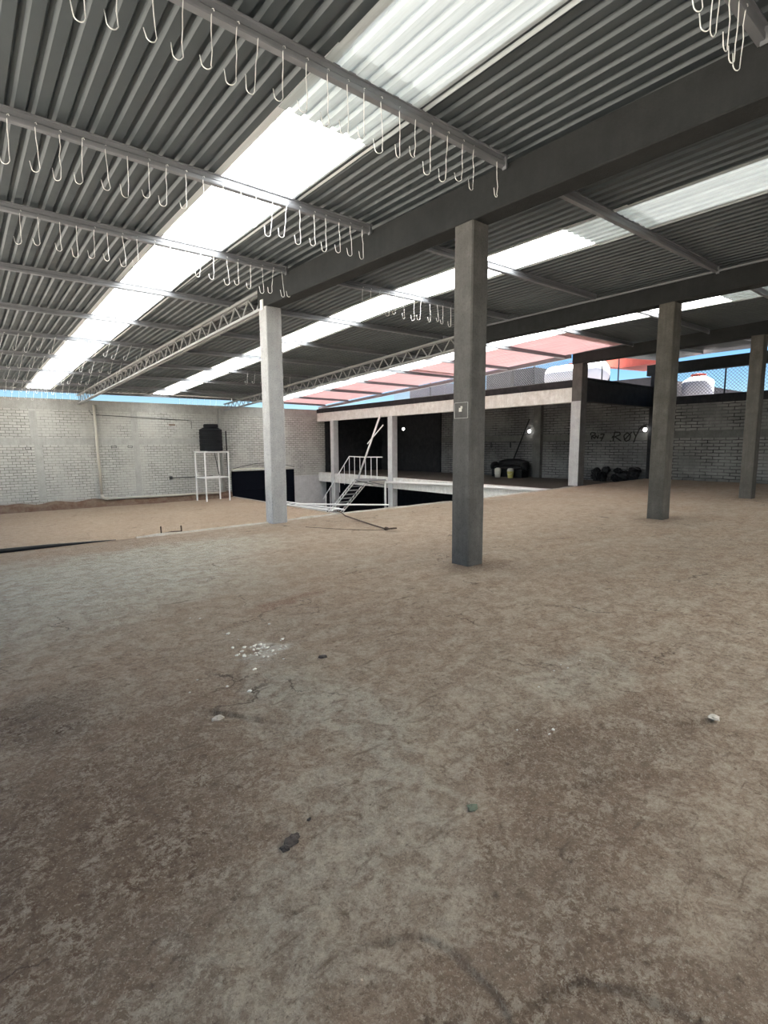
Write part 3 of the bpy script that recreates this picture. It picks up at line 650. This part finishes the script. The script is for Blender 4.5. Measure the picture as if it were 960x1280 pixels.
# drain along floor beam
pr = empty('white_drain_pipe', (xa(21.3) - .08, 21.3, -3), 'white plastic pipe along the annex floor beam and down its pillar', 'pipe')
mb = MB(); mb.tube([(xa(10.7) - .07, 10.7, -.24), (xa(16) - .07, 16, -.30), (xa(21.28) - .13, 21.28, -.44)], .06, 10); build(mb, 'level_run', M['white_paint'], pr, smooth=True)
mb = MB(); mb.tube([(xa(21.28) - .13, 21.28, -.42), (xa(21.3) - .13, 21.3, -.55), (xa(21.3) - .13, 21.3, -3.0)], .06, 10); build(mb, 'down_run', M['white_paint'], pr, smooth=True)

# stairway
sw = empty('steel_stairway', (16.6, 24, -3), 'white steel stairway with railings between annex floor and the yard below', 'stairway')
xi, xo = 17.15, 16.25
y_t, z_t, y_b, z_b = 22.5, -.36, 25.9, -3.0
for x in (xi, xo):
    mb = MB()
    for dz in (.09, -.09): mb.bar((x, y_t, z_t + dz), (x, y_b, z_b + dz), .04, .04)
    for i in range(13):
        t = i / 13; a = Vector((x, y_t + (y_b - y_t) * t, z_t + (z_b - z_t) * t)); mb.bar(a + Vector((0, 0, .09)), a + Vector((0, (y_b - y_t) / 26, -.09 + (z_b - z_t) / 26)), .02, .02)
    build(mb, 'stringer', M['white_paint'], sw)
for i in range(11):
    t = (i + .5) / 11; y = y_t + (y_b - y_t) * t; z = z_t + (z_b - z_t) * t
    mb = MB(); mb.box(xo + .02, xi - .02, y - .13, y + .13, z - .02, z + .02); build(mb, 'tread', M['truss'], sw)
mb = MB(); mb.box(16.3, 17.40, 21.3, 22.6, -.36, -.3); mb.bar((16.35, 21.4, -.38), (17.42, 21.4, -.62), .05); mb.bar((16.35, 22.5, -.38), (17.46, 22.5, -.62), .05); build(mb, 'landing', M['truss'], sw)
for nm, pts, posts in (('landing_rail', [(17.12, 21.25, .86), (17.12, 22.9, .84), (17.12, 24.2, .86)], [21.7, 22.2, 22.7, 23.2, 23.7, 24.2]), ('stair_rail', [(17.12, 24.2, .86), (17.12, 27.0, -1.75)], [24.7, 25.2, 25.7, 26.2, 26.7])):
    mb = MB(); mb.tube(pts, .026, 6); rl = build(mb, nm, M['white_paint'], sw)
    for y in posts:
        if nm == 'landing_rail': zt_, zb_ = .85, -.3
        else: zt_ = .86 - 2.61 * (y - 24.2) / 2.8; zb_ = zt_ - 1.15
        mb = MB(); mb.tube([(17.12, y, zb_), (17.12, y, zt_)], .018, 6); build(mb, 'baluster', M['white_paint'], rl)
lp = empty('leaning_pole', (17.0, 23.1, -.3), 'long white steel pole leaning with a brace on the annex pillar by the stairway', 'pole')
mb = MB(); mb.tube([(16.95, 23.15, -.3), (17.12, 21.4, 3.0)], .05, 8); build(mb, 'pole', M['white_paint'], lp, smooth=True)
mb = MB(); mb.tube([(17.04, 22.4, 1.55), (17.15, 21.2, 2.5)], .03, 6); build(mb, 'brace', M['white_paint'], lp)

# ladder and tubes lying at the corner of the void
ld = empty('steel_ladder', (12.3, 20.5, ZL), 'white steel ladder lying on the edge of the lower floor by the void', 'ladder')
for (p, q) in (((12.0, 23.4, ZL + .1), (12.45, 18.9, ZL + .1)), ((12.5, 23.2, ZL + .14), (12.95, 18.7, ZL + .12))):
    mb = MB(); mb.tube([p, q], .035, 6); build(mb, 'rail', M['white_paint'], ld)
for i in range(8):
    t = (i + .5) / 8; mb = MB(); mb.tube([(12.0 + .45 * t, 23.4 - 4.5 * t, ZL + .1), (12.5 + .45 * t, 23.2 - 4.5 * t, ZL + .13)], .02, 5); build(mb, 'rung', M['white_paint'], ld)
mb = MB(); mb.tube([(12.1, 21.4, ZL + .20), (13.9, 19.6, ZL + .19), (15.2, 18.4, ZL + .18)], .035, 8); build(mb, 'steel_tube', M['white_paint'], label='long white steel tube sticking out over the void beyond the ladder', cat='tube')
# cable on the slab
cb = empty('tie_down_cable', (5.81, 7.07, 0), 'dark steel cable with a hook lying on the dirt floor past the pale pillar', 'cable')
mb = MB(); mb.tube([(6.46, 9.62, .05), (6.42, 9.4, .045), (6.24, 9.0, .03), (6.08, 8.26, .016), (5.94, 7.65, .014), (5.83, 7.15, .016)], .013, 6); build(mb, 'rope', M['rust'], cb)
mb = MB(); pts = [(5.83, 7.15, .02), (5.80, 7.05, .03), (5.84, 6.98, .045), (5.92, 6.97, .04), (5.95, 7.03, .03), (5.9, 7.08, .02)]; mb.tube(pts, .016, 6); mb.blob((5.80, 7.1, .03), .05, .04, .03, 2); build(mb, 'hook', M['rust'], cb)
mb = MB(); mb.tube([(4.9, 8.35, .006), (5.2, 7.75, .008), (5.5, 7.35, .008), (5.75, 7.1, .01)], .004, 5); build(mb, 'cable_shadow', M['rust'], label='thin dark curve standing for the shadow of the steel cable', cat='wire')  # thin tube drawn as the cable's faint shadow
# rebar loop and black strip at the slab edge
mb = MB(); mb.tube([(2.62, 9.24, -.1), (2.61, 9.24, .02), (2.60, 9.22, .15)], .012, 6); mb.tube([(2.95, 9.25, -.1), (2.95, 9.25, .02), (2.94, 9.23, .13)], .012, 6); mb.tube([(2.6, 9.24, .02), (2.78, 9.25, .035), (2.95, 9.25, .03)], .010, 6)
build(mb, 'rebar_loop', M['rust'], label='two short rusty rebar stubs joined at the slab edge', cat='rebar')
mb = MB(); mb.tube([(-1.9, 8.97, .03), (0, 9.16, .026), (.9, 9.20, .02), (1.5, 9.22, .005), (1.9, 9.24, -.008)], [.045, .04, .032, .022, .015], 10); build(mb, 'black_edge_strip', M['black_plastic'], label='black tapered strip along the left slab edge', cat='pipe', smooth=True)  # black tube tapering along the slab edge

# ------------------------------------------------------------------ things in the annex
sf = empty('bench_seat', (22.0, 17.0, ZA), 'black bench seat standing against the annex back wall', 'seat')
mb = MB(); mb.blob((22.1, 17.0, ZA + .5), .38, 1.05, .16, 4, .08, 16, 8); build(mb, 'cushion', M['vinyl'], sf, smooth=True)
mb = MB(); mb.blob((22.4, 17.0, ZA + .68), .16, 1.0, .26, 5, .08, 16, 8); build(mb, 'backrest', M['vinyl'], sf, smooth=True)
for y in (16.05, 17.95):
    mb = MB(); mb.blob((22.1, y, ZA + .55), .34, .14, .24, 6, .1, 12, 8); build(mb, 'armrest', M['vinyl'], sf, smooth=True)
mb = MB(); mb.box(21.85, 22.4, 16.05, 17.95, ZA + .02, ZA + .40); build(mb, 'base', M['black_plastic'], sf)
def bucket(x, y, m, lab, m2=None):
    b0 = empty('bucket', (x, y, ZA), lab, 'bucket', 'buckets by the bench seat')
    mb = MB(); mb.lathe((x, y, ZA), [(.13, 0), (.165, .30), (.17, .33), (.155, .33), (.12, .03)], 20); build(mb, 'pail', m, b0, smooth=True)
    mb = MB(); mb.tube([(x, y - .165, ZA + .3), (x - .1, y - .12, ZA + .2), (x - .17, y, ZA + .16), (x - .1, y + .12, ZA + .2), (x, y + .165, ZA + .3)], .008, 5); build(mb, 'handle', M['wire'], b0)
    if m2: mb = MB(); mb.lathe((x, y, ZA + .33), [(.16, 0), (.17, .03), (.15, .13), (.05, .16)], 20); build(mb, 'lid', m2, b0, smooth=True)
bucket(21.6, 17.35, M['chip'], 'white plastic bucket in front of the black bench seat', M['chip'])
bucket(21.6, 16.55, M['yellow'], 'yellow bucket in front of the black bench seat', M['chip'])
mb = MB(); mb.tube([(22.68, 17.6, ZA + .02), (22.92, 16.45, 2.75)], .035, 6); build(mb, 'dark_pole', M['black_plastic'], label='dark pole leaning on the annex back wall behind the bench seat', cat='pole')
sh = empty('wall_shelf', (22.85, 18.4, 1.5), 'dark narrow shelf on the annex back wall left of the bench seat', 'shelf')
mb = MB(); mb.box(22.7, 22.97, 17.3, 19.6, 1.58, 1.62); build(mb, 'board', M['darksteel'], sh)
for y in (17.6, 18.9): mb = MB(); mb.prism([(22.9, y), (22.96, y), (22.96, y + .05), (22.9, y + .05)], 1.3, 1.58); build(mb, 'shelf_bracket', M['darksteel'], sh)
def bulb(x, y, z, lab):
    b0 = empty('light_bulb', (x, y, z), lab, 'light bulb', 'lit bulbs in the annex')
    mb = MB(); mb.blob((x, y, z), .075, .075, .085, 1, 0, 14, 10); build(mb, 'globe', M['bulb'], b0, smooth=True)
    mb = MB(); mb.lathe((x, y, z + .07), [(.03, 0), (.04, .02), (.04, .10), (.02, .11)], 12); mb.bar((x, y, z + .17), (x + .12, y, z + .17), .02); build(mb, 'socket', M['black_plastic'], b0)
bulb(22.72, 16.3, 2.13, 'lit bulb beside the pier on the annex back wall')
bulb(22.62, 10.45, 2.06, 'lit bulb above the graffiti at the corner pier')
bulb(21.5, 24.6, 2.45, 'lit bulb in the dark room behind the stairway')
# spray-painted writing on the back wall: strokes as thin raised paint
def strokes(name, lines, Y0, Z0, w, h, label):
    mb = MB()
    for ln in lines:
        for a, b_ in zip(ln, ln[1:]): mb.bar((22.966, Y0 - a[0] * w, Z0 + a[1] * h), (22.966, Y0 - b_[0] * w, Z0 + b_[1] * h), .05, .016, (1, 0, 0))
    build(mb, name, M['spray'], label=label, cat='graffiti')
R1 = [[(0, 0), (.05, 1), (.25, .95), (.28, .7), (.06, .5), (.32, .05)]]
O1 = [[(.45, .15), (.42, .6), (.55, .9), (.68, .6), (.64, .15), (.52, 0), (.45, .15), (.72, .95)]]
Y1 = [[(.78, 1), (.88, .5), (1.02, 1.35)], [(.88, .5), (.82, -.1)]]
strokes('graffiti', R1 + O1 + Y1 + [[(-.12, 0), (-.08, .06)], [(-.05, .35), (0, .6)], [(1.02, 1.35), (1.25, 1.7), (1.35, 1.65)], [(1.02, 1.3), (1.2, 1.55)]], 12.0, 1.58, 1.15, .42, 'black sprayed letters ROY on the back wall beside the corner pier')
strokes('graffiti', [[(0, .7), (.05, 1), (.3, .95), (.3, .7), (.08, .6), (.1, .2)], [(.1, .6), (.3, .3), (.35, .65), (.5, .3), (.52, .7)], [(.65, .75), (.9, .8), (.7, 0)], [(.6, .35), (.85, .4)]], 13.1, 1.60, .75, .40, 'smaller black sprayed scrawl left of the letters ROY')
for (y, sc, lab) in ((12.35, .7, 'smaller heap of black rubbish at the foot of the graffiti wall'), (11.15, 1.05, 'larger heap of black rubbish at the foot of the graffiti wall')):
    mb = MB()
    for i in range(7): mb.blob((22.6 + .15 * math.sin(i * 2.1), y + .34 * sc * math.sin(i * 1.3), ZA + (.17, .17, .42, .2, .5, .3, .2)[i]), .22 * sc, .26 * sc, .17 + .06 * (i % 2), i + int(y), .7, 11, 8)
    build(mb, 'rubbish_heap', M['vinyl'], label=lab, cat='rubbish')

# ------------------------------------------------------------------ fence and neighbours
fe = empty('chain_link_fence', (23.2, 12, 3.4), 'galvanised chain-link fence along the top of the right wall and annex', 'fence')
def fence_run(y0, y1, z0, z1):
    mb = MB(); p = .13; H_ = z1 - z0; y = y0 - H_
    while y < y1:
        for s in (1, -1):
            ya, yb = (y, y + H_) if s > 0 else (y + H_, y)
            ta, tb = 0, 1
            lo, hi = sorted(((y0 - ya) / (yb - ya), (y1 - ya) / (yb - ya))); ta, tb = max(0, lo), min(1, hi)
            if tb - ta > .02: mb.bar((23.2, ya + (yb - ya) * ta, z0 + H_ * ta), (23.2, ya + (yb - ya) * tb, z0 + H_ * tb), .012, .012, (1, 0, 0))
        y += p
    return mb
mb = fence_run(-1, 10.3, 3.4, 4.42); build(mb, 'wire_mesh', M['fence_wire'], fe)
mb = fence_run(13.6, 27.5, 3.75, 5.45); build(mb, 'wire_mesh', M['fence_wire'], fe)
for y, z0, z1 in ((7.78, 3.37, 4.42), (3, 3.37, 4.42), (16.45, 3.72, 5.7), (12.8, 3.72, 5.5), (12.03, 3.72, 5.5), (20.3, 3.72, 5.5), (24, 3.72, 5.5)):
    mb = MB(); mb.tube([(23.2, y, z0), (23.2, y, z1)], .03, 8); build(mb, 'post', M['darksteel'], fe)
mb = MB(); mb.bar((23.15, 12.9, 3.9), (23.15, 10.4, 3.86), .03); build(mb, 'coping_wire', M['wire'], label='pale wire along the parapet above the graffiti wall', cat='wire')
mb = MB(); mb.box(23.4, 36, 10.6, 34, -3, 4.3); build(mb, 'neighbour_building', M['tank_grey'], label='neighbouring flat roof carrying tanks beyond the annex', cat='building')
mb = MB(); mb.box(23.4, 36, -2, 10.4, -3, 3.25); build(mb, 'neighbour_building', M['tank_grey'], label='lower neighbouring flat roof beyond the right brick wall', cat='building')
ht = empty('horizontal_tank', (25.3, 15.4, 4.3), 'white horizontal cylinder tank on the roof beyond the annex', 'tank')
mb = MB(); mb.lathe((25.3, 13.7, 4.98), [(.2, 0), (.42, .06), (.56, .18), (.6, .35), (.6, 1.0), (.615, 1.02), (.615, 1.1), (.6, 1.12), (.6, 2.2), (.615, 2.22), (.615, 2.3), (.6, 2.32), (.6, 3.0), (.56, 3.2), (.42, 3.3), (.2, 3.36)], 28, 'y'); build(mb, 'shell', M['tank_white'], ht, smooth=True)
for y in (14.3, 16.3): mb = MB(); mb.box(25.0, 25.6, y, y + .15, 4.3, 4.5); build(mb, 'saddle', M['darksteel'], ht)
mb = MB(); mb.box(25.1, 25.3, 14.3, 15.7, 5.575, 5.62); build(mb, 'walkway', M['red'], ht, label='rusty red strip on top')
for (y0, y1, z1, m, lab) in ((19.45, 21.3, 5.78, 'tank_grey', 'mottled grey fibre-cement tank on the roof beyond the annex'), (17.85, 19.25, 5.68, 'tank_slate', 'slate coloured tank between the mottled tank and the white cylinder'), (24.6, 28.2, 5.45, 'lilac', 'pale lilac roof tank above the stairway side of the annex')):
    b0 = empty('roof_tank', (25.8, (y0 + y1) / 2, 4.3), lab, 'tank')
    mb = MB(); mb.chamfer_post(25.2, 26.5, y0, y1, 4.3, z1 - .08, .05); build(mb, 'body', M[m], b0)
    mb = MB(); mb.chamfer_post(25.17, 26.53, y0 - .03, y1 + .03, z1 - .08, z1, .05); build(mb, 'lid', M[m], b0)
dt = empty('roof_tank', (25.8, 10.0, 3.25), 'white plastic roof tank beyond the chain-link fence, behind the second grey pillar', 'tank')
mb = MB(); mb.lathe((25.9, 9.75, 3.25), [(.6, 0), (.62, .05), (.62, .9), (.58, .98), (.3, 1.16), (.27, 1.17)], 28); build(mb, 'body', M['tank_white'], dt, smooth=True)
mb = MB(); mb.lathe((25.9, 9.75, 4.41), [(.28, 0), (.3, .02), (.3, .1), (.1, .13)], 20); build(mb, 'lid', M['red'], dt)
cn = empty('red_canopy', (27, 13.5, 4.3), 'red sheet canopy behind the white cylinder tank', 'canopy')
prof = [(15.4, 5.62), (13.4, 5.24), (11.5, 5.3), (11.5, 5.36), (13.2, 6.2), (15.4, 6.2)]
vs = [(x, y, z) for x in (26.3, 28.5) for y, z in prof]; mb = MB().add(vs, [(i, (i + 1) % 6, 6 + (i + 1) % 6, 6 + i) for i in range(6)] + [(5, 4, 3, 2, 1, 0), (6, 7, 8, 9, 10, 11)]); build(mb, 'roof_panel', M['red'], cn)
for y in (11.8, 15.2):
    mb = MB(); mb.bar((28.3, y, 4.3), (28.3, y, 5.5), .08); build(mb, 'post', M['darksteel'], cn)

# ------------------------------------------------------------------ small things on the floor
rnd = random.Random(11)
def chip(x, y, s, mat, name, lab, cat, grp=None, flat=.45):
    mb = MB(); mb.blob((x, y, floor_z(x, y) + s * flat * .6), s, s * rnd.uniform(.5, .9), s * flat, rnd.random() * 50, .7, 7, 5)
    build(mb, name, mat, label=lab, cat=cat, group=grp)
for i in range(46):
    x = rnd.gauss(1.64, .09); y = rnd.gauss(3.52, .13); chip(x, y, rnd.uniform(.005, .017), M['chip'], 'plaster_chip', 'white plaster crumb in the pale scatter left of the floor centre', 'chip', 'plaster crumbs in the pale scatter')
for (x, y) in ((1.49, 4.57), (1.55, 4.5), (1.96, 3.99), (1.3, 2.95), (1.1, 3.3), (1.0, 3.15), (1.22, 3.1)): chip(x, y, rnd.uniform(.008, .016), M['chip'], 'plaster_chip', 'lone white plaster crumb around the pale scatter', 'chip', 'lone plaster crumbs left')
for (x, y) in ((3.13, 1.93), (3.12, 1.87), (3.27, 1.87), (2.71, 1.82), (2.35, 1.48), (2.3, 1.47), (3.0, 1.9), (2.2, 1.6)): chip(x, y, rnd.uniform(.006, .011), M['chip'], 'plaster_chip', 'white plaster crumb on the floor below the second grey pillar', 'chip', 'plaster crumbs right')
mb = MB()
for (dx, dy, s, sd) in ((0, 0, .030, 3), (.022, .014, .024, 5), (-.028, -.012, .020, 8)): mb.blob((.87 + dx, 1.65 + dy, floor_z(.87, 1.65) + .006), s, s * .8, .010, sd, .7, 10, 6)
build(mb, 'debris_clod', M['debris'], label='dark crumpled clod on the floor left of centre', cat='debris')
chip(.99, 1.72, .011, M['debris'], 'debris_clod', 'tiny dark crumb beside the dark crumpled clod', 'debris')
chip(1.56, 1.35, .026, M['greenstone'], 'stone', 'small dark green stone on the floor right of centre', 'stone', None, .3)
chip(1.92, 3.08, .03, M['debris'], 'stone', 'small dark stone below the pale scatter', 'stone', None, .4)
chip(1.02, 2.75, .035, M['lip'], 'stone', 'grey stone set in a hollow on the brown dirt patch', 'stone', None, .4)
chip(3.12, .98, .035, M['lip'], 'stone', 'flat grey stone in a hollow at the right of the floor', 'stone', None, .3)

# ------------------------------------------------------------------ light
w = bpy.data.worlds.new('sky'); S.world = w; w.use_nodes = True; nt = w.node_tree; bg = nt.nodes['Background']
sk = nt.nodes.new('ShaderNodeTexSky'); sk.sky_type = 'NISHITA'; sk.sun_disc = False; sk.sun_elevation = math.radians(62); sk.sun_rotation = math.radians(90); sk.altitude = 1500; sk.dust_density = .4; sk.ozone_density = 2
hs = nt.nodes.new('ShaderNodeHueSaturation'); hs.inputs['Saturation'].default_value = 1.35; nt.links.new(sk.outputs[0], hs.inputs['Color']); nt.links.new(hs.outputs[0], bg.inputs[0]); bg.inputs[1].default_value = .045
sun = bpy.data.lights.new('sun', 'SUN'); sun.energy = 24; sun.angle = .01; sun.color = (1, .96, .91)
so = bpy.data.objects.new('sun', sun); COL.objects.link(so)
el, az = math.radians(72), math.radians(-4)      # sun stands over the right-hand side
dirv = Vector((math.cos(el) * math.cos(az), math.cos(el) * math.sin(az), math.sin(el)))
so.rotation_euler = dirv.to_track_quat('Z', 'Y').to_euler(); so.location = (20, 0, 20)

# ------------------------------------------------------------------ camera
f_px, pitch, roll, yaw = 657., math.radians(7.3), math.radians(.35), math.radians(39.0063)
fw = Vector((math.sin(yaw) * math.cos(pitch), math.cos(yaw) * math.cos(pitch), -math.sin(pitch)))
rt = Vector((math.cos(yaw), -math.sin(yaw), 0)); up = rt.cross(fw)
r2 = rt * math.cos(roll) - up * math.sin(roll); u2 = rt * math.sin(roll) + up * math.cos(roll)
from mathutils import Matrix
cam = bpy.data.cameras.new('camera'); cam.sensor_fit = 'HORIZONTAL'; cam.sensor_width = 36; cam.lens = f_px / 960 * 36; cam.clip_start = .05; cam.clip_end = 300
co = bpy.data.objects.new('camera', cam); COL.objects.link(co)
co.matrix_world = Matrix(((r2.x, u2.x, -fw.x, 0), (r2.y, u2.y, -fw.y, 0), (r2.z, u2.z, -fw.z, 1.5), (0, 0, 0, 1)))
S.camera = co
vs_ = S.view_settings; vs_.view_transform = 'Standard'; vs_.look = 'None'; vs_.gamma = 1; vs_.use_curve_mapping = False; vs_.exposure = 1.85
S.cycles.max_bounces = 10; S.cycles.diffuse_bounces = 6; S.cycles.transmission_bounces = 8; S.cycles.use_denoising = True
